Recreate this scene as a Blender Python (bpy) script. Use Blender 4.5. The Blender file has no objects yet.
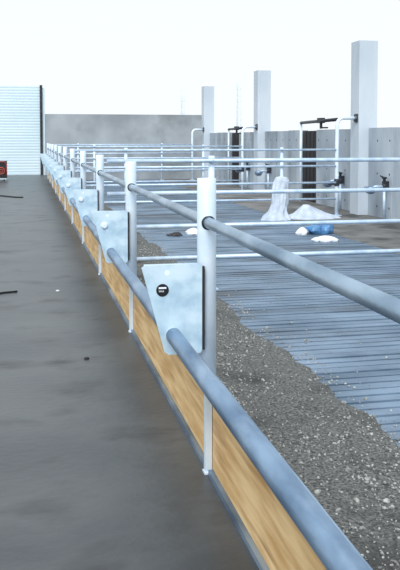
import bpy, bmesh, math, random
from mathutils import Vector, Matrix, noise
random.seed(7)
S = bpy.context.scene
C = S.collection
PI = math.pi

# ------------------------------------------------------------------ materials
def mat(name, c1, c2=None, scale=4.0, rough=.6, metal=0.0, bump=0.0, bscale=40.0, stretch=(1,1,1),
        lo=.35, hi=.65, detail=6.0, rough2=None, spec=.5, c3=None, scale3=1.0, lo3=.5, hi3=.7, bdist=.01):
    m = bpy.data.materials.new(name); m.use_nodes = True
    nt = m.node_tree; N = nt.nodes; L = nt.links
    b = N['Principled BSDF']
    b.inputs['Metallic'].default_value = metal
    b.inputs['Roughness'].default_value = rough
    b.inputs['Specular IOR Level'].default_value = spec
    tc = N.new('ShaderNodeTexCoord'); mp = N.new('ShaderNodeMapping'); mp.inputs['Scale'].default_value = stretch
    L.new(tc.outputs['Object'], mp.inputs['Vector'])
    col = None
    if c2 is None:
        b.inputs['Base Color'].default_value = (*c1, 1)
    else:
        nz = N.new('ShaderNodeTexNoise'); nz.inputs['Scale'].default_value = scale; nz.inputs['Detail'].default_value = detail
        L.new(mp.outputs[0], nz.inputs['Vector'])
        r = N.new('ShaderNodeValToRGB'); r.color_ramp.elements[0].position = lo; r.color_ramp.elements[1].position = hi
        r.color_ramp.elements[0].color = (*c1, 1); r.color_ramp.elements[1].color = (*c2, 1)
        L.new(nz.outputs['Fac'], r.inputs['Fac']); col = r.outputs['Color']
        if c3 is not None:
            n3 = N.new('ShaderNodeTexNoise'); n3.inputs['Scale'].default_value = scale3; n3.inputs['Detail'].default_value = 8
            L.new(mp.outputs[0], n3.inputs['Vector'])
            r3 = N.new('ShaderNodeMapRange'); r3.inputs['From Min'].default_value = lo3; r3.inputs['From Max'].default_value = hi3
            L.new(n3.outputs['Fac'], r3.inputs['Value'])
            mx = N.new('ShaderNodeMix'); mx.data_type = 'RGBA'
            L.new(r3.outputs[0], mx.inputs['Factor']); L.new(col, mx.inputs[6]); mx.inputs[7].default_value = (*c3, 1)
            col = mx.outputs[2]
        L.new(col, b.inputs['Base Color'])
        if rough2 is not None:
            rr = N.new('ShaderNodeMapRange'); rr.inputs['To Min'].default_value = rough; rr.inputs['To Max'].default_value = rough2
            L.new(nz.outputs['Fac'], rr.inputs['Value']); L.new(rr.outputs[0], b.inputs['Roughness'])
    if bump:
        nb = N.new('ShaderNodeTexNoise'); nb.inputs['Scale'].default_value = bscale; nb.inputs['Detail'].default_value = 5
        L.new(mp.outputs[0], nb.inputs['Vector'])
        bp = N.new('ShaderNodeBump'); bp.inputs['Strength'].default_value = bump; bp.inputs['Distance'].default_value = bdist
        L.new(nb.outputs['Fac'], bp.inputs['Height']); L.new(bp.outputs[0], b.inputs['Normal'])
    m['col_socket'] = ''
    return m

def tie_holes(m, py, pz, r):
    """small round form-tie holes in rows over a cast panel, in (y, z)"""
    nt = m.node_tree; N = nt.nodes; L = nt.links; b = N['Principled BSDF']
    src = b.inputs['Base Color'].links[0].from_socket
    tc = N.new('ShaderNodeTexCoord'); sp = N.new('ShaderNodeSeparateXYZ'); L.new(tc.outputs['Object'], sp.inputs[0])
    def cell(sock, p):
        a = N.new('ShaderNodeMath'); a.operation = 'PINGPONG'; a.inputs[1].default_value = p / 2; L.new(sock, a.inputs[0])
        return a.outputs[0]
    ay = cell(sp.outputs['Y'], py); az = cell(sp.outputs['Z'], pz)
    cb = N.new('ShaderNodeCombineXYZ'); L.new(ay, cb.inputs[0]); L.new(az, cb.inputs[1])
    ln = N.new('ShaderNodeVectorMath'); ln.operation = 'LENGTH'; L.new(cb.outputs[0], ln.inputs[0])
    lt = N.new('ShaderNodeMath'); lt.operation = 'LESS_THAN'; lt.inputs[1].default_value = r; L.new(ln.outputs['Value'], lt.inputs[0])
    mx = N.new('ShaderNodeMix'); mx.data_type = 'RGBA'; L.new(lt.outputs[0], mx.inputs['Factor']); L.new(src, mx.inputs[6])
    mx.inputs[7].default_value = (.02, .025, .03, 1); L.new(mx.outputs[2], b.inputs['Base Color'])

M = {}
M['galv'] = mat('galvanised_steel', (.46,.60,.77), (.66,.79,.92), 9, .40, .35, .10, 60, rough2=.55)
M['galv_post'] = mat('galvanised_post_steel', (.62,.75,.88), (.80,.89,.97), 6, .42, .10, .06, 50, rough2=.58)
M['galv_plate'] = mat('galvanised_plate_steel', (.40,.57,.70), (.60,.77,.88), 12, .42, .22, .06, 60, rough2=.55, c3=(.68,.82,.91), scale3=6)
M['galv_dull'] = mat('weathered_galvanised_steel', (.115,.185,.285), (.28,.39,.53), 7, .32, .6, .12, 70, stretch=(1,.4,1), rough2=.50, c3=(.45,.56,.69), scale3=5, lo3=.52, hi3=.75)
M['galv_neck'] = mat('galvanised_pipe_steel', (.20,.275,.36), (.40,.50,.60), 8, .28, .65, .15, 60, stretch=(1,.5,1), rough2=.46)
M['dark_steel'] = mat('dark_steel', (.015,.018,.025), (.05,.055,.07), 10, .5, .3)
M['wood'] = mat('pine_board', (.64,.38,.15), (.90,.64,.33), 3.0, .6, 0, .15, 30, stretch=(1,.9,10), detail=9, c3=(.33,.15,.05), scale3=2.4, lo3=.58, hi3=.80)
M['alley'] = mat('alley_concrete', (.032,.038,.044), (.130,.138,.140), 1.7, .26, 0, .22, 30, detail=13, lo=.28, hi=.74, rough2=.52, c3=(.018,.020,.024), scale3=3.4, lo3=.52, hi3=.74, stretch=(.7,1.0,1))
M['slat'] = mat('slat_concrete', (.075,.125,.185), (.20,.285,.39), 2.2, .45, 0, .4, 40, detail=10, c3=(.05,.066,.09), scale3=1.2, lo3=.48, hi3=.70, stretch=(.6,1.3,1))
M['pit'] = mat('pit_concrete', (.02,.024,.03), (.04,.045,.05), 3, .9)
M['strip'] = mat('dusty_concrete', (.10,.097,.092), (.22,.215,.205), 1.3, .75, 0, .3, 25, detail=9, c3=(.04,.04,.042), scale3=1.9, lo3=.53, hi3=.7)
M['grit'] = mat('loose_grit', (.042,.045,.045), (.235,.237,.225), 75, .9, 0, .9, 150, detail=12, lo=.36, hi=.66, c3=(.050,.051,.050), scale3=3.2, lo3=.52, hi3=.74, bdist=.010)
M['pebble'] = mat('pebbles', (.15,.155,.15), (.52,.53,.51), 60, .8, 0, .2, 60)
M['panel'] = mat('precast_panel', (.31,.36,.415), (.49,.55,.61), 1.6, .8, 0, .15, 20, stretch=(1,1,.4), detail=9, c3=(.19,.22,.255), scale3=1.3, lo3=.53, hi3=.75)
tie_holes(M['panel'], .52, .62, .022)
M['endwall'] = mat('grey_concrete', (.26,.285,.305), (.43,.465,.49), .7, .85, 0, .1, 15, detail=8, c3=(.16,.172,.18), scale3=.9, lo3=.52, hi3=.78)
M['column'] = mat('column_concrete', (.48,.545,.61), (.63,.69,.75), 1.5, .7, 0, .08, 15, stretch=(1,1,.3), c3=(.35,.40,.45), scale3=2, lo3=.58, hi3=.8)
M['door'] = mat('painted_shutter', (.58,.72,.79), (.65,.78,.85), .8, .35, 0)
M['brown'] = mat('dark_door_leaf', (.010,.009,.011), (.025,.018,.018), 3, .6)
M['bag'] = mat('white_sack', (.42,.49,.585), (.60,.67,.76), 6, .6, 0, .5, 14, bdist=.03)
M['white'] = mat('white_paper', (.78,.82,.88), (.9,.93,.96), 9, .6)
M['blue'] = mat('blue_plastic', (.05,.16,.36), (.12,.30,.55), 8, .35)
M['black'] = mat('black_plastic', (.008,.008,.010), (.02,.02,.024), 6, .4)
M['red'] = mat('red_paint', (.42,.06,.04), (.55,.10,.06), 6, .4)
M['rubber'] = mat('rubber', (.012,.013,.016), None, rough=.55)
M['badge'] = mat('black_badge', (.004,.005,.010), None, rough=.3)
M['mast'] = mat('hazed_mast_steel', (.62,.70,.80), None, rough=.6, metal=.0)  # pale blue distance haze is put into the mast colour
M['ground'] = mat('bare_ground', (.30,.31,.30), (.42,.42,.41), .3, .9)

# ------------------------------------------------------------------ mesh helpers
def add_box(bm, x0, x1, y0, y1, z0, z1):
    v = [bm.verts.new((x, y, z)) for x in (x0, x1) for y in (y0, y1) for z in (z0, z1)]
    for f in ((0,1,3,2),(4,6,7,5),(0,4,5,1),(2,3,7,6),(0,2,6,4),(1,5,7,3)):
        bm.faces.new([v[i] for i in f])

def add_tube(bm, pts, r, n=16, cap=True):
    pts = [Vector(p) for p in pts]; rings = []
    up = None
    for i, p in enumerate(pts):
        t = (pts[min(i+1, len(pts)-1)] - pts[max(i-1, 0)]).normalized()
        if up is None:
            up = t.orthogonal().normalized()
        else:
            up = (up - t * up.dot(t)).normalized()
        s = t.cross(up)
        rings.append([bm.verts.new(p + (up*math.cos(2*PI*k/n) + s*math.sin(2*PI*k/n)) * r) for k in range(n)])
    for a, b in zip(rings, rings[1:]):
        for k in range(n):
            f = bm.faces.new((a[k], a[(k+1) % n], b[(k+1) % n], b[k])); f.smooth = True
    if cap:
        bm.faces.new(rings[0][::-1]); bm.faces.new(rings[-1])

def add_hollow(bm, cx, cy, z0, z1, r, wall=.004, depth=.15, n=28):
    """round upright tube with an open top"""
    def ring(rr, z): return [bm.verts.new((cx+rr*math.cos(2*PI*k/n), cy+rr*math.sin(2*PI*k/n), z)) for k in range(n)]
    R = [ring(r, z0), ring(r, z1-.003), ring(r-.002, z1), ring(r-wall, z1), ring(r-wall, z1-depth)]
    for j, (a, b) in enumerate(zip(R, R[1:])):
        for k in range(n):
            f = bm.faces.new((a[k], a[(k+1) % n], b[(k+1) % n], b[k])); f.smooth = j in (0, 3)
    bm.faces.new(R[0][::-1]); bm.faces.new(R[-1])

def add_ring(bm, c, axis, R, r, n=28, m=8):
    c = Vector(c); axis = Vector(axis).normalized(); u = axis.orthogonal().normalized(); w = axis.cross(u)
    rings = []
    for i in range(n):
        d = u*math.cos(2*PI*i/n) + w*math.sin(2*PI*i/n)
        rings.append([bm.verts.new(c + d*(R + r*math.cos(2*PI*k/m)) + axis*r*math.sin(2*PI*k/m)) for k in range(m)])
    for i in range(n):
        a, b = rings[i], rings[(i+1) % n]
        for k in range(m):
            f = bm.faces.new((a[k], a[(k+1) % m], b[(k+1) % m], b[k])); f.smooth = True

def add_prism_xz(bm, poly, y0, y1):
    a = [bm.verts.new((x, y0, z)) for x, z in poly]; b = [bm.verts.new((x, y1, z)) for x, z in poly]
    bm.faces.new(a); bm.faces.new(b[::-1]); n = len(a)
    for i in range(n): bm.faces.new((a[i], b[i], b[(i+1) % n], a[(i+1) % n]))

def add_lathe(bm, prof, c, axis='Z', n=24):
    c = Vector(c); rings = []
    for r, h in prof:
        ring = []
        for k in range(n):
            a = 2*PI*k/n
            p = Vector((r*math.cos(a), r*math.sin(a), h))
            if axis == 'Y': p = Vector((p.x, h, p.y))
            if axis == 'X': p = Vector((h, p.x, p.y))
            ring.append(bm.verts.new(c + p))
        rings.append(ring)
    for a, b in zip(rings, rings[1:]):
        for k in range(n):
            f = bm.faces.new((a[k], a[(k+1) % n], b[(k+1) % n], b[k])); f.smooth = True
    bm.faces.new(rings[0][::-1]); bm.faces.new(rings[-1])

def mesh(name, bm, m, bevel=0):
    if bevel:
        es = [e for e in bm.edges if len(e.link_faces) == 2 and e.calc_face_angle(0) > .6]
        bmesh.ops.bevel(bm, geom=es, offset=bevel, segments=2, affect='EDGES', clamp_overlap=True)
    bmesh.ops.recalc_face_normals(bm, faces=bm.faces[:])
    me = bpy.data.meshes.new(name); bm.to_mesh(me); bm.free(); me.materials.append(m)
    return me

def link(name, me, parent=None, loc=(0,0,0)):
    o = bpy.data.objects.new(name, me); C.objects.link(o); o.location = loc
    if parent: o.parent = parent
    return o

def obj(name, bm, m, parent=None, loc=(0,0,0), bevel=0):
    return link(name, mesh(name, bm, m, bevel), parent, loc)

def tag(o, label, cat, group=None, kind=None):
    o['label'] = label; o['category'] = cat
    if group: o['group'] = group
    if kind: o['kind'] = kind
    return o

def thing(name, label, cat, loc=(0,0,0), group=None):
    o = bpy.data.objects.new(name, None); C.objects.link(o); o.location = loc; o.empty_display_size = .1
    return tag(o, label, cat, group)

def dup(root, loc):
    """copy of a thing with its parts and sub-parts"""
    r = root.copy(); C.objects.link(r); r.location = loc
    for ch in list(root.children):
        c = ch.copy(); C.objects.link(c); c.parent = r
        for g in list(ch.children):
            d = g.copy(); C.objects.link(d); d.parent = c
    return r

def arc(cx, cz, r, a0, a1, y, n=8):
    return [(cx + r*math.cos(a0+(a1-a0)*i/n), y, cz + r*math.sin(a0+(a1-a0)*i/n)) for i in range(n+1)]

BOX = bmesh.new
# ------------------------------------------------------------------ layout numbers (metres)
PX, PY0, PS, NP = .680, 3.01, 2.29, 11          # fence posts
FLOOR = -.20                                     # pen floor
DIV = [7.55, 14.40, 21.26, 28.08]                # pen divisions
WX = 6.48                                        # inner face of the side wall
ENDY = 28.62

# ------------------------------------------------------------------ setting
bm = BOX(); add_box(bm, -6, .725, -2.5, ENDY+.2, -.32, 0)
fl = obj('floor', bm, M['alley']); tag(fl, 'dark grey stained concrete floor of the feed alley', 'floor', kind='structure')

bm = BOX(); y = 1.0; k = 0
while y < ENDY - .1:
    w = .086 + random.uniform(-.006, .006)
    add_box(bm, 1.55, 4.66, y, y + w, FLOOR-.07, FLOOR + random.uniform(-.004, .003)); y += .112; k += 1
sl = obj('slatted_floor', bm, M['slat']); tag(sl, 'blue grey concrete slats laid across the pens', 'slatted floor', kind='structure')
bm = BOX(); add_box(bm, .725, 4.66, -.5, ENDY, -.45, -.36)
pit = obj('pit_floor', bm, M['pit']); tag(pit, 'dark pit floor below the slats', 'floor', kind='structure')
bm = BOX(); add_box(bm, 4.66, WX+.2, -.5, ENDY, -.45, FLOOR)
st = obj('walkway_floor', bm, M['strip']); tag(st, 'dusty pale concrete strip between the slats and the side wall', 'floor', kind='structure')

# loose grit along the fence
def edge(y): return 1.80 + .11*noise.noise((y*.9, 3.1, 0)) + .05*noise.noise((y*3.7, 9.1, 0)) + .02*noise.noise((y*12, 1, 0))
def grit_h(x, y):
    e = edge(y); t = max(0, min(1, (e - x)/.30))
    h = .050*noise.noise((x*1.1, y*.8, 5)) * t + .018*noise.noise((x*6, y*6, 2)) + .010*noise.noise((x*17, y*17, 7))
    return FLOOR - .035 + .085*t**.6 + h*(.35 + .65*t)
bm = BOX(); nx, ny = 34, 700; rows = []
for j in range(ny+1):
    t = j/ny; y = .2 + 28.3*(t**1.6)
    rows.append([bm.verts.new((.725 + 1.375*i/nx, y, grit_h(.725 + 1.375*i/nx, y))) for i in range(nx+1)])
for a, b in zip(rows, rows[1:]):
    for i in range(nx):
        f = bm.faces.new((a[i], a[i+1], b[i+1], b[i])); f.smooth = True
lo = [bm.verts.new((x, y, -.36)) for x, y in ((.725, .2), (2.1, .2), (2.1, 28.5), (.725, 28.5))]
bm.faces.new(lo)
g = obj('grit_bed', bm, M['grit']); tag(g, 'strip of grey grit and dirt spread along the pen side of the fence', 'grit', kind='stuff')

ico = BOX(); bmesh.ops.create_icosphere(ico, subdivisions=1, radius=1)
iv = [v.co.copy() for v in ico.verts]; ifc = [[v.index for v in f.verts] for f in ico.faces]; ico.free()
bm = BOX()
for i in range(13000):
    y = 1.3 + 14*random.random()**2.3
    x = .74 + random.random()**1.25*(edge(y) + .06 - .74)
    if random.random() < .07: x = edge(y) + .7*random.random()**2.5
    n = noise.noise((x*2.2, y*1.6, 11))
    if n < -.05 and random.random() < .75: continue
    r = random.uniform(.003, .0075) * (1.9 if random.random() < .07 else 1)
    z = max(grit_h(x, y), FLOOR) + r*.35
    rot = Matrix.Rotation(random.random()*6.3, 3, 'Z') @ Matrix.Rotation(random.random()*6.3, 3, 'X')
    sc = Vector((random.uniform(.8, 1.5), random.uniform(.7, 1.1), random.uniform(.5, .9))) * r
    vs = [bm.verts.new(Vector((x, y, z)) + rot @ Vector((v.x*sc.x, v.y*sc.y, v.z*sc.z))) for v in iv]
    for f in ifc: bm.faces.new([vs[q] for q in f])
pb = obj('pebbles', bm, M['pebble']); tag(pb, 'pale pebbles scattered over the grit beside the fence', 'pebbles', kind='stuff')

# side wall of upright precast panels, with two door openings
def wall_run(bm, y0, y1, pitch=1.03):
    n = max(1, round((y1-y0)/pitch)); w = (y1-y0)/n
    for i in range(n):
        add_box(bm, WX + random.uniform(-.006, .006), WX+.16, y0+i*w+.006, y0+(i+1)*w-.006, FLOOR-.1, 1.475 + random.uniform(-.008, .008))
    add_box(bm, WX+.03, WX+.14, y0, y1, FLOOR-.1, 1.45)
bm = BOX()
for a, b in ((7.2, 14.44), (14.86, 17.30), (18.30, 21.34), (21.76, 24.10), (25.05, 28.19)): wall_run(bm, a, b)
wr = obj('wall_right', bm, M['panel'], bevel=.004); tag(wr, 'low side wall of pale grey precast panels with tie holes', 'wall', kind='structure')
bm = BOX(); add_box(bm, .66, WX+.16, ENDY, ENDY+.2, -.45, 2.14)
wb = obj('wall_back', bm, M['endwall']); tag(wb, 'stained grey concrete end wall behind the pens', 'wall', kind='structure')

# roller shutter at the alley end: ribbed curtain and dark guide rails
d1 = bpy.data.objects.new('door_1', None); C.objects.link(d1); d1.location = (-1.5, ENDY, 0); d1['kind'] = 'structure'
tag(d1, 'white ribbed roller shutter at the end of the alley', 'door', kind='structure')
bm = BOX(); prof = []
for i in range(32):
    z = i*.0975
    prof += [(0, z), (-.006, z+.018), (-.009, z+.05), (-.006, z+.082)]
prof.append((0, 32*.0975))
a = [bm.verts.new((-2.2, p[0], p[1])) for p in prof]; b = [bm.verts.new((1.99, p[0], p[1])) for p in prof]
a2 = [bm.verts.new((-2.2, .03, p[1])) for p in prof]; b2 = [bm.verts.new((1.99, .03, p[1])) for p in prof]
for i in range(len(prof)-1):
    bm.faces.new((a[i], b[i], b[i+1], a[i+1])); bm.faces.new((a2[i], a2[i+1], b2[i+1], b2[i]))
bm.faces.new((a[-1], b[-1], b2[-1], a2[-1])); bm.faces.new((a[0], a2[0], b2[0], b[0]))
obj('shutter_curtain', bm, M['door'], d1)
for x0, x1 in ((1.985, 2.075), (-2.29, -2.195)):
    bm = BOX(); add_box(bm, x0, x1, -.07, .06, 0, 3.14); obj('guide_rail', bm, M['dark_steel'], d1)
bm = BOX(); add_box(bm, 2.08, 2.155, -.02, .1, 0, 3.05); obj('door_jamb', bm, M['door'], d1)

# dark leaves in the two openings of the side wall
for i, (y0, y1) in enumerate(((17.30, 18.30), (24.10, 25.05))):
    bm = BOX(); add_box(bm, 0, .05, -(y1-y0)/2+.004, (y1-y0)/2-.004, 0, 1.66)
    for q in range(1, 4):
        yy = -(y1-y0)/2 + (y1-y0)*q/4; add_box(bm, -.012, 0, yy-.02, yy+.02, .02, 1.64)
    d = obj('door_%d' % (i+2), bm, M['brown'], None, (WX+.022, (y0+y1)/2, FLOOR))
    tag(d, ('dark door leaf in the nearer opening of the side wall', 'dark door leaf in the farther opening of the side wall')[i], 'door', kind='structure')

# columns
cw = ['large concrete column nearest the camera at the right', 'middle concrete column of the side wall', 'far concrete column at the corner with the end wall']
bm = BOX(); add_box(bm, -.19, .19, 0, .40, 0, 3.36)
cme = mesh('concrete_column', bm, M['column'], bevel=.018)
for i, y in enumerate((14.45, 21.35, 28.20)):
    tag(link('concrete_column', cme, None, (6.46, y, FLOOR)), cw[i], 'column', 'columns along the side wall')

# ------------------------------------------------------------------ feed fence
ordn = ['nearest', 'second', 'third', 'fourth', 'fifth', 'sixth', 'seventh', 'eighth', 'ninth', 'tenth', 'last and farthest']
def nth(i, what): return ('%s %s' % (ordn[i], what)) if i in (0, NP-1) else ('%s %s from the camera' % (ordn[i], what))

# post with its gusset plate; origin on the pen floor at the post axis
RAILZ = .957
def z(v): return v - FLOOR
def make_post(badge):
    t = thing('fence_post', '', 'fence post', (PX, PY0, FLOOR), 'round posts of the feed fence')
    bm = BOX(); add_hollow(bm, 0, 0, z(.3505), z(1.127), .037)
    obj('post_tube', bm, M['galv_post'], t)
    for s in (-1, 1):
        bm = BOX(); add_ring(bm, (0, s*.0345, z(RAILZ)), (0, 1, 0), .0245, .0035); obj('rail_hole_rim', bm, M['dark_steel'], t)
    bm = BOX()
    poly = [(-.262, z(.795)), (-.250, z(.803)), (-.042, z(.803)), (-.030, z(.795)), (-.030, z(.470)), (-.038, z(.460)), (-.160, z(.460)), (-.176, z(.472))]
    add_prism_xz(bm, poly, -.056, -.047)
    # folded top lip and welded lugs on the post side
    add_box(bm, -.250, -.042, -.048, -.022, z(.796), z(.803))
    for q in (.52, .74): add_box(bm, -.040, -.030, -.048, -.015, z(q)-.02, z(q)+.02)
    pl = obj('gusset_plate', bm, M['galv_plate'], t, bevel=.0015)
    bm = BOX(); add_box(bm, -.0295, -.0195, -.056, -.036, z(.472), z(.793)); obj('gap_shade_strip', bm, M['rubber'], pl)  # black strip draws the shade in the gap between plate and post
    bm = BOX(); add_ring(bm, (-.141, -.053, z(.533)), (0, 1, 0), .031, .004); obj('weld_collar', bm, M['galv_plate'], pl)
    bm = BOX(); add_lathe(bm, [(.009, -.057), (.012, -.055), (.012, -.051)], (-.165, 0, z(.772)), 'Y', 16); obj('rivet', bm, M['galv_post'], pl)
    c = (-.183, 0, z(.708))
    if badge:
        bm = BOX(); add_lathe(bm, [(.0235, -.058), (.0245, -.056), (.0245, -.050)], c, 'Y', 28); bg = obj('round_badge', bm, M['badge'], pl)
        bg['label'] = 'round black badge with a white bar and small lettering'
        bm = BOX(); add_box(bm, c[0]-.015, c[0]+.014, -.0592, -.0578, c[2]+.006, c[2]+.0125); obj_sub = (bm)
        # small worn lettering under the bar
        for x0, x1 in ((-.014, -.0105), (-.009, -.0055), (-.004, -.0005), (.001, .0045)):
            add_box(bm, c[0]+x0, c[0]+x1, -.0592, -.0578, c[2]-.006, c[2]-.0025)
            add_box(bm, c[0]+x0, c[0]+x0+.0012, -.0592, -.0578, c[2]-.006, c[2]+.001)
        me = mesh('badge_print', bm, M['white'])
        # the print belongs to the badge: join as second material of the badge mesh
        b2 = BOX(); b2.from_mesh(bg.data); n0 = len(b2.faces); b2.from_mesh(me); b2.faces.ensure_lookup_table()
        for f in b2.faces[n0:]: f.material_index = 1
        b2.to_mesh(bg.data); b2.free(); bg.data.materials.append(M['white']); bpy.data.meshes.remove(me)
        bm = BOX(); add_tube(bm, [(-.178, -.0535, z(.684)), (-.165, -.0535, z(.630)), (-.150, -.0535, z(.566))], .0012, 6); obj('scribed_wire', bm, M['galv_dull'], pl)
    else:
        bm = BOX(); add_lathe(bm, [(.012, -.068), (.019, -.066), (.021, -.060), (.021, -.0575), (.026, -.0565), (.026, -.051)], c, 'Y', 20)
        obj('bolt_head', bm, M['galv_post'], pl)
    return t
first = make_post(True); proto = make_post(False)
for i in range(NP):
    o = first if i == 0 else (proto if i == 1 else dup(proto, (0,0,0)))
    o.location = (PX, PY0 + PS*i, FLOOR)
    o['label'] = nth(i, 'thick round galvanised post of the feed fence') + (', its plate with a black badge' if i == 0 else '')

# neck rail through the posts, lower feed pipe through the plates, cap strip
fence_end = PY0 + PS*(NP-1)
bm = BOX(); add_tube(bm, [(0, yy, 0) for yy in (.45, 3, 8, 16, fence_end+.12)], .0215, 24)
tag(obj('neck_rail', bm, M['galv_neck'], None, (PX, 0, RAILZ)), 'long round steel rail threaded through the tops of the fence posts', 'rail')
bm = BOX(); add_tube(bm, [(0, yy, 0) for yy in (.45, 3, 8, 16, fence_end+.10)], .029, 28)
tag(obj('feed_pipe', bm, M['galv_dull'], None, (.539, 0, .533)), 'long thick steel pipe running through the fence plates above the planks', 'pipe')
bm = BOX(); add_box(bm, .632, .6425, .45, fence_end+.1, .342, .385); add_box(bm, .606, .632, .45, fence_end+.1, .377, .385)
for i in range(-1, NP-1): add_box(bm, .6425, .722, max(.45, PY0+PS*i), PY0+PS*(i+1), .342, .350)
add_box(bm, .6425, .722, fence_end, fence_end+.1, .342, .350)
tag(obj('cap_strip', bm, M['galv_dull'], bevel=.0015), 'grey steel angle strip along the top edge of the wooden planks', 'strip')
bm = BOX(); 
for i in range(-1, NP-1): add_box(bm, .664, .683, max(.45, PY0+PS*i-.05), PY0+PS*(i+1)-.10, .0, .020)
o = obj('trim_1', bm, M['galv_dull']); tag(o, 'thin grey base strip where planks meet the alley floor', 'trim', kind='structure')

# planks between the posts, uprights that clamp them
bm = BOX(); add_box(bm, 0, .036, -.073, PS-.077, 0, .340); pme = mesh('wooden_plank', bm, M['wood'], bevel=.003)
for i in range(-1, NP-1):
    o = link('wooden_plank', pme, None, (.684, PY0 + PS*i, .001))
    n = i + 1
    lab = 'pine plank at the fence foot, ' + ('nearest of the row, in front of the first upright' if n == 0 else 'between the %s and %s uprights' % (('first', *ordn[1:])[n-1], ordn[n] if n < 10 else 'last'))
    tag(o, lab, 'plank', 'pine planks along the feed fence')
bm = BOX(); add_box(bm, -.001, .0245, -.014, .014, 0, .341)
add_box(bm, -.006, .024, -.022, .022, 0, .006)
ume = mesh('plank_upright', bm, M['galv_post'], bevel=.002)
for i in range(NP):
    o = link('plank_upright', ume, None, (.657, PY0 + PS*i - .075, 0))
    tag(o, nth(i, 'slim steel upright clamping the pine planks'), 'upright', 'slim uprights holding the planks')

# ------------------------------------------------------------------ pen divisions: four rails on slim posts
dl = ['nearest pen division of four steel rails, crossing in front of all others',
      'second pen division of four steel rails, ending at the nearest bent pipe',
      'third pen division of four steel rails, ending at the middle bent pipe',
      'farthest pen division of four steel rails, just before the end wall']
for i, y in enumerate(DIV):
    t = thing('pen_division', dl[i], 'fence', (PX, y, FLOOR), 'pen divisions across the slats')
    x1 = 4.75-PX+.25 if i == 0 else 5.787-PX
    for zz in (1.066, .757, .437, .128):
        bm = BOX(); add_tube(bm, [(.063, 0, z(zz)), (x1/2, 0, z(zz)), (x1, 0, z(zz))], .0205, 14); obj('rail', bm, M['galv'], t)
    xs = [1.765-PX] + ([4.72-PX] if True else [])
    for px in xs:
        bm = BOX(); add_tube(bm, [(px, .05, -.02), (px, .05, z(1.112))], .030, 18)
        p = obj('division_post', bm, M['galv_post'], t)
        bm = BOX(); add_box(bm, px-.06, px+.06, -.01, .11, -.012, .010); obj('foot_plate', bm, M['galv'], p)
        for zz in (1.066, .757, .437, .128):
            bm = BOX(); add_ring(bm, (px, .004, z(zz)), (1, 0, 0), .0235, .005, 16, 6); obj('rail_clamp', bm, M['galv'], p)

# ------------------------------------------------------------------ portals: bent pipe from each column, bar and slim upright
pl_ = ['tall bent steel pipe with a dark bar and slim upright beside the nearest column',
       'tall bent steel pipe with a dark bar and slim upright beside the middle column',
       'bent steel pipe against the far corner column']
for i, y in enumerate(DIV[1:]):
    t = thing('portal_frame', pl_[i], 'pipe frame', (5.82, y+.03, FLOOR), 'bent pipe frames beside the columns')
    top = z(1.675) if i == 0 else z(1.60)
    yc = .13
    pts = [(0, 0, -.01), (0, 0, .6), (0, 0, top-.16)] + [(.15*(1-math.cos(a*PI/16)), yc*a/16, top-.16+.16*math.sin(a*PI/16)) for a in range(1, 9)] + [(.46, yc, top)]
    bm = BOX(); add_tube(bm, pts, .036, 20); bp = obj('bent_pipe', bm, M['galv_post'], t)
    bm = BOX(); add_ring(bm, (.40, yc, top), (1, 0, 0), .040, .012, 20, 8); add_box(bm, .43, .455, yc-.07, yc+.07, top-.08, top+.08); obj('column_clamp', bm, M['dark_steel'], bp)
    bm = BOX(); add_box(bm, -.08, .08, -.08, .08, -.01, .012); obj('foot_plate', bm, M['galv'], bp)
    if i < 2:
        ux, uy = .48, 3.42
        tz = top - .03
        bm = BOX(); add_tube(bm, [(.02, .05, tz), (ux, uy, tz)], .034, 14); ar = obj('cross_bar', bm, M['dark_steel'], t)
        k = .40; cx, cy = .02+(ux-.02)*k, .05+(uy-.05)*k
        bm = BOX(); add_box(bm, cx-.05, cx+.05, cy-.10, cy+.10, tz-.045, tz+.065); add_box(bm, cx-.02, cx+.02, cy-.03, cy+.03, tz-.16, tz-.03)
        add_tube(bm, [(cx-.02, cy-.03, tz-.14), (cx+.10, cy-.14, tz-.14)], .016, 8); obj('bar_latch', bm, M['dark_steel'], ar, bevel=.006)
        bm = BOX(); add_tube(bm, [(ux, uy, -.01), (ux, uy, tz+.03)], .031, 16); obj('slim_upright', bm, M['galv_post'], t)
        # gate hinge
        bm = BOX(); add_lathe(bm, [(.042, -.07), (.05, -.06), (.05, .06), (.042, .07)], (0, 0, z(.437)), 'Z', 16); add_box(bm, -.16, 0, -.03, .03, z(.437)-.05, z(.437)+.02)
        obj('hinge_block', bm, M['dark_steel'], t)

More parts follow.
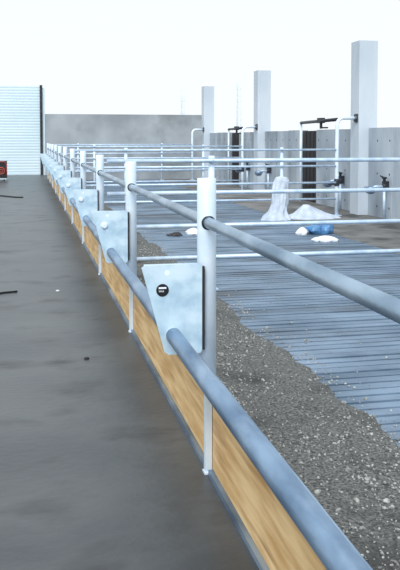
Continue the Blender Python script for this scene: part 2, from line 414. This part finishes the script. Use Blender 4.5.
# ------------------------------------------------------------------ wall drinkers
dk = [(13.56, 'steel wall drinker to the right of the nearest column'), (15.66, 'steel wall drinker just left of the nearest column'),
      (20.75, 'steel wall drinker to the right of the middle column'), (22.85, 'steel wall drinker just left of the middle column')]
def make_drinker():
    t = thing('wall_drinker', '', 'drinker', (WX-.07, 0, FLOOR), 'water drinkers on the side wall')
    bm = BOX(); add_tube(bm, [(0, 0, -.01), (0, 0, .60)], .028, 14); obj('riser_pipe', bm, M['galv'], t)
    bm = BOX(); add_lathe(bm, [(.03, .56), (.05, .58), (.05, .64), (.03, .66), (.025, .74), (.05, .75), (.05, .77), (.02, .78)], (0, 0, 0), 'Z', 16)
    add_box(bm, -.03, .075, -.04, .04, .54, .70); v = obj('valve', bm, M['dark_steel'], t, bevel=.004)
    bm = BOX(); add_tube(bm, [(0, 0, .765), (-.10, -.05, .80)], .014, 8); obj('valve_lever', bm, M['dark_steel'], v)
    bm = BOX(); add_tube(bm, [(0, 0, .60), (-.16, 0, .60), (-.22, 0, .585)], .030, 14); obj('outlet_pipe', bm, M['galv'], t)
    bm = BOX(); add_lathe(bm, [(.03, .47), (.08, .49), (.11, .55), (.115, .60), (.105, .60), (.09, .55), (.04, .51)], (-.27, 0, 0), 'Z', 20)
    obj('drinking_cup', bm, M['galv_dull'], t)
    return t
dproto = make_drinker()
for i, (y, lab) in enumerate(dk):
    o = dproto if i == 0 else dup(dproto, (0,0,0)); o.location = (WX-.085, y, FLOOR); o['label'] = lab

# ------------------------------------------------------------------ litter
def sack(name, secs, seed, m, n=40, amp=.05):
    """secs: (z, cx, cy, rx, ry)"""
    bm = BOX(); rings = []
    dense = []
    for (a, b) in zip(secs, secs[1:]):
        for k in range(5):
            f = k/5; dense.append([a[q]+(b[q]-a[q])*f for q in range(5)])
    dense.append(list(secs[-1]))
    for zz, cx, cy, rx, ry in dense:
        ring = []
        for k in range(n):
            a = 2*PI*k/n
            w = 1 + amp*4*noise.noise((math.cos(a)*2.2+seed, math.sin(a)*2.2, zz*3)) + amp*2.4*noise.noise((math.cos(a)*6+seed, math.sin(a)*6, zz*7))
            ring.append(bm.verts.new((cx+rx*w*math.cos(a), cy+ry*w*math.sin(a), max(0, zz + amp*.5*min(rx, .3)*noise.noise((a*3, seed, zz*5)) if zz > .01 else 0))))
        rings.append(ring)
    for a, b in zip(rings, rings[1:]):
        for k in range(n):
            f = bm.faces.new((a[k], a[(k+1) % n], b[(k+1) % n], b[k])); f.smooth = (k % 3 != 0)
    bm.faces.new(rings[0][::-1]); bm.faces.new(rings[-1])
    return obj(name, bm, m)
o = sack('crumpled_sack', [(0, -.05, 0, .29, .22), (.06, -.05, 0, .24, .17), (.15, .01, .02, .17, .11), (.28, .06, .06, .15, .08), (.55, .10, .11, .14, .065), (.70, .13, .14, .13, .055), (.765, .12, .15, .10, .03), (.785, .11, .15, .03, .012)], 3.3, M['bag'], 40, .075)
o.location = (4.45, 13.88, FLOOR); tag(o, 'tall crumpled white sack leaning against the second pen division', 'sack')
o = sack('plastic_sheet', [(0, 0, 0, .52, .30), (.03, 0, 0, .47, .26), (.10, -.05, 0, .29, .17), (.19, -.11, 0, .14, .09), (.255, -.14, 0, .05, .035)], 8.1, M['bag'])
o.location = (5.20, 14.05, FLOOR); tag(o, 'low crumpled white plastic sheet lying right of the tall sack', 'plastic sheet')
o = sack('plastic_bag', [(0, 0, 0, .16, .15), (.05, -.01, 0, .205, .17), (.10, 0, 0, .195, .16), (.135, .05, 0, .13, .09), (.165, .07, 0, .05, .03)], 12.4, M['blue'], 40, .13)
o.location = (4.49, 11.8, FLOOR); tag(o, 'crumpled blue plastic bag on the slats', 'plastic bag')
bm_loc = [((4.165, 11.70), (.09, .07, .11), 'white crumpled paper scrap against the left of the blue bag', 5.5),
          ((4.20, 10.8), (.15, .10, .085), 'white crumpled paper scrap in front of the blue bag', 7.7),
          ((2.52, 12.05), (.11, .16, .10), 'pale crumpled paper scrap beside the third fence post', 9.9)]
for (x, y), (rx, ry, h), lab, sd in bm_loc:
    o = sack('paper_scrap', [(0, 0, 0, rx*.9, ry*.9), (h*.3, 0, 0, rx, ry), (h*.7, 0, 0, rx*.7, ry*.7), (h, 0, 0, rx*.2, ry*.2)], sd, M['white'], 36, .17)
    o.location = (x, y, FLOOR-.002); tag(o, lab, 'paper scrap', 'paper scraps on the pen floor')
o = sack('dark_rag', [(0, 0, 0, .13, .10), (.02, 0, 0, .12, .09), (.04, .02, 0, .07, .05), (.055, .03, 0, .03, .03)], 21.0, M['black'], 28, .1)
o.location = (2.20, 11.95, FLOOR); tag(o, 'dark crumpled rag lying left of the pale paper scrap', 'rag')

# cable and stick on the alley floor
bm = BOX(); add_tube(bm, [(-1.6, 19.1, .012), (-1.0, 18.55, .012), (-.62, 18.33, .012), (-.40, 18.0, .012), (-.22, 17.72, .012), (-.08, 17.62, .012)], .016, 8)
tag(obj('cable', bm, M['rubber']), 'thin dark cable lying across the far alley floor', 'cable')
bm = BOX(); add_tube(bm, [(-.42, 6.66, .007), (-.30, 6.70, .008), (-.19, 6.76, .007), (-.085, 6.79, .006)], .008, 8)
tag(obj('stick', bm, M['rubber']), 'thin dark stick lying on the alley floor at the left', 'stick')
for (x, y), lab in (((.245, 6.75), 'small pale stone on the alley floor right of the dark stick'), ((.33, 4.62), 'small dark stone on the alley floor near the planks')):
    bm = BOX(); vs = [bm.verts.new((v.x*.016*(1+.2*random.random()), v.y*.013, v.z*.008+.006)) for v in iv]
    for f in ifc: bm.faces.new([vs[q] for q in f])
    tag(obj('stone', bm, M['white'] if 'pale' in lab else M['rubber'], None, (x, y, 0)), lab, 'stone')

# black and red box by the shutter
t = thing('equipment_box', 'black box with red trim standing before the roller shutter', 'box', (-.86, 24.80, 0))
bm = BOX(); add_box(bm, -.30, .285, 0, .45, .09, .60); obj('case', bm, M['black'], t, bevel=.03)
bm = BOX(); add_box(bm, -.28, .265, .01, .44, .05, .09); obj('base_tray', bm, M['door'], t)
for x in (-.22, .20):
    for y in (.08, .37):
        bm = BOX(); add_lathe(bm, [(.028, -.015), (.028, .015)], (x, y, .028), 'X', 14); obj('wheel', bm, M['rubber'], t)
bm = BOX(); add_tube(bm, [(.27, -.004, .15), (.27, -.004, .53), (.22, -.004, .58), (-.24, -.004, .58)], .010, 8); obj('edge_trim', bm, M['red'], t)
bm = BOX(); add_ring(bm, (.12, -.006, .31), (0, 1, 0), .10, .014, 24, 8); add_ring(bm, (.12, -.006, .31), (0, 1, 0), .045, .010, 20, 8); obj('red_ring', bm, M['red'], t)

# ------------------------------------------------------------------ outside
bm = BOX()
add_box(bm, -160, 160, ENDY+.2, 320, -.6, -.30); add_box(bm, WX+.2, 160, -160, ENDY+.2, -.6, -.30); add_box(bm, -160, -6, -160, ENDY+.2, -.6, -.30); add_box(bm, -6, WX+.2, -160, -2.5, -.6, -.30)
o = obj('ground', bm, M['ground']); tag(o, 'bare open ground outside the barn', 'ground', kind='structure')
def mast(x, y, w, h, lab):
    t = thing('lattice_mast', lab, 'mast', (x, y, -.30), 'lattice masts outside')
    bm = BOX(); c = [(-w/2, -w/3), (w/2, -w/3), (0, w/2)]
    for cx, cy in c: add_tube(bm, [(cx, cy, 0), (cx, cy, h)], .028, 6)
    obj('mast_legs', bm, M['mast'], t)
    bm = BOX(); k = 0; zz = .2
    while zz < h-.8:
        for q in range(3):
            p, r = c[q], c[(q+1) % 3]
            add_tube(bm, [(p[0], p[1], zz), (r[0], r[1], zz+.7)], .012, 5); add_tube(bm, [(p[0], p[1], zz), (r[0], r[1], zz)], .012, 5)
        zz += .7
    obj('mast_bracing', bm, M['mast'], t)
mast(24.1, 90, .55, 8.1, 'faint lattice mast outside, left of the middle column')
mast(17.5, 90, .45, 7.2, 'faint lattice mast outside above the end wall')

# ------------------------------------------------------------------ light, sky, camera
w = bpy.data.worlds.new('World'); S.world = w; w.use_nodes = True
nt = w.node_tree; bg = nt.nodes['Background']
tc = nt.nodes.new('ShaderNodeTexCoord'); sp = nt.nodes.new('ShaderNodeSeparateXYZ'); nt.links.new(tc.outputs['Generated'], sp.inputs[0])
rp = nt.nodes.new('ShaderNodeValToRGB'); rp.color_ramp.elements[0].position = 0.0; rp.color_ramp.elements[1].position = .6
rp.color_ramp.elements[0].color = (.93, .985, 1.0, 1); rp.color_ramp.elements[1].color = (.86, .94, 1.0, 1)
nt.links.new(sp.outputs['Z'], rp.inputs[0]); nt.links.new(rp.outputs[0], bg.inputs['Color']); bg.inputs['Strength'].default_value = 1.05
sun = bpy.data.lights.new('Sun', 'SUN'); sun.energy = 2.5; sun.angle = math.radians(30); sun.color = (.97, .985, 1)
so = bpy.data.objects.new('Sun', sun); C.objects.link(so); so.location = (-5, -5, 12)
so.rotation_euler = Vector((.34, .72, -.68)).to_track_quat('-Z', 'Y').to_euler()

cam = bpy.data.cameras.new('Camera'); co = bpy.data.objects.new('Camera', cam); C.objects.link(co)
F = 800.0; ph = math.radians(3.0); th = math.atan(174/F*math.cos(ph))
cam.sensor_fit = 'VERTICAL'; cam.sensor_height = 24; cam.lens = F/570*24
cam.shift_y = -(285 - (138.5 + F*math.tan(ph)))/570
cam.clip_start = .05; cam.clip_end = 600
co.location = (0, 0, 1.28); co.rotation_euler = (PI/2 - ph, 0, -th)
S.camera = co
S.view_settings.view_transform = 'Standard'; S.view_settings.look = 'None'; S.view_settings.exposure = 0; S.view_settings.gamma = 1
S.view_settings.use_curve_mapping = False
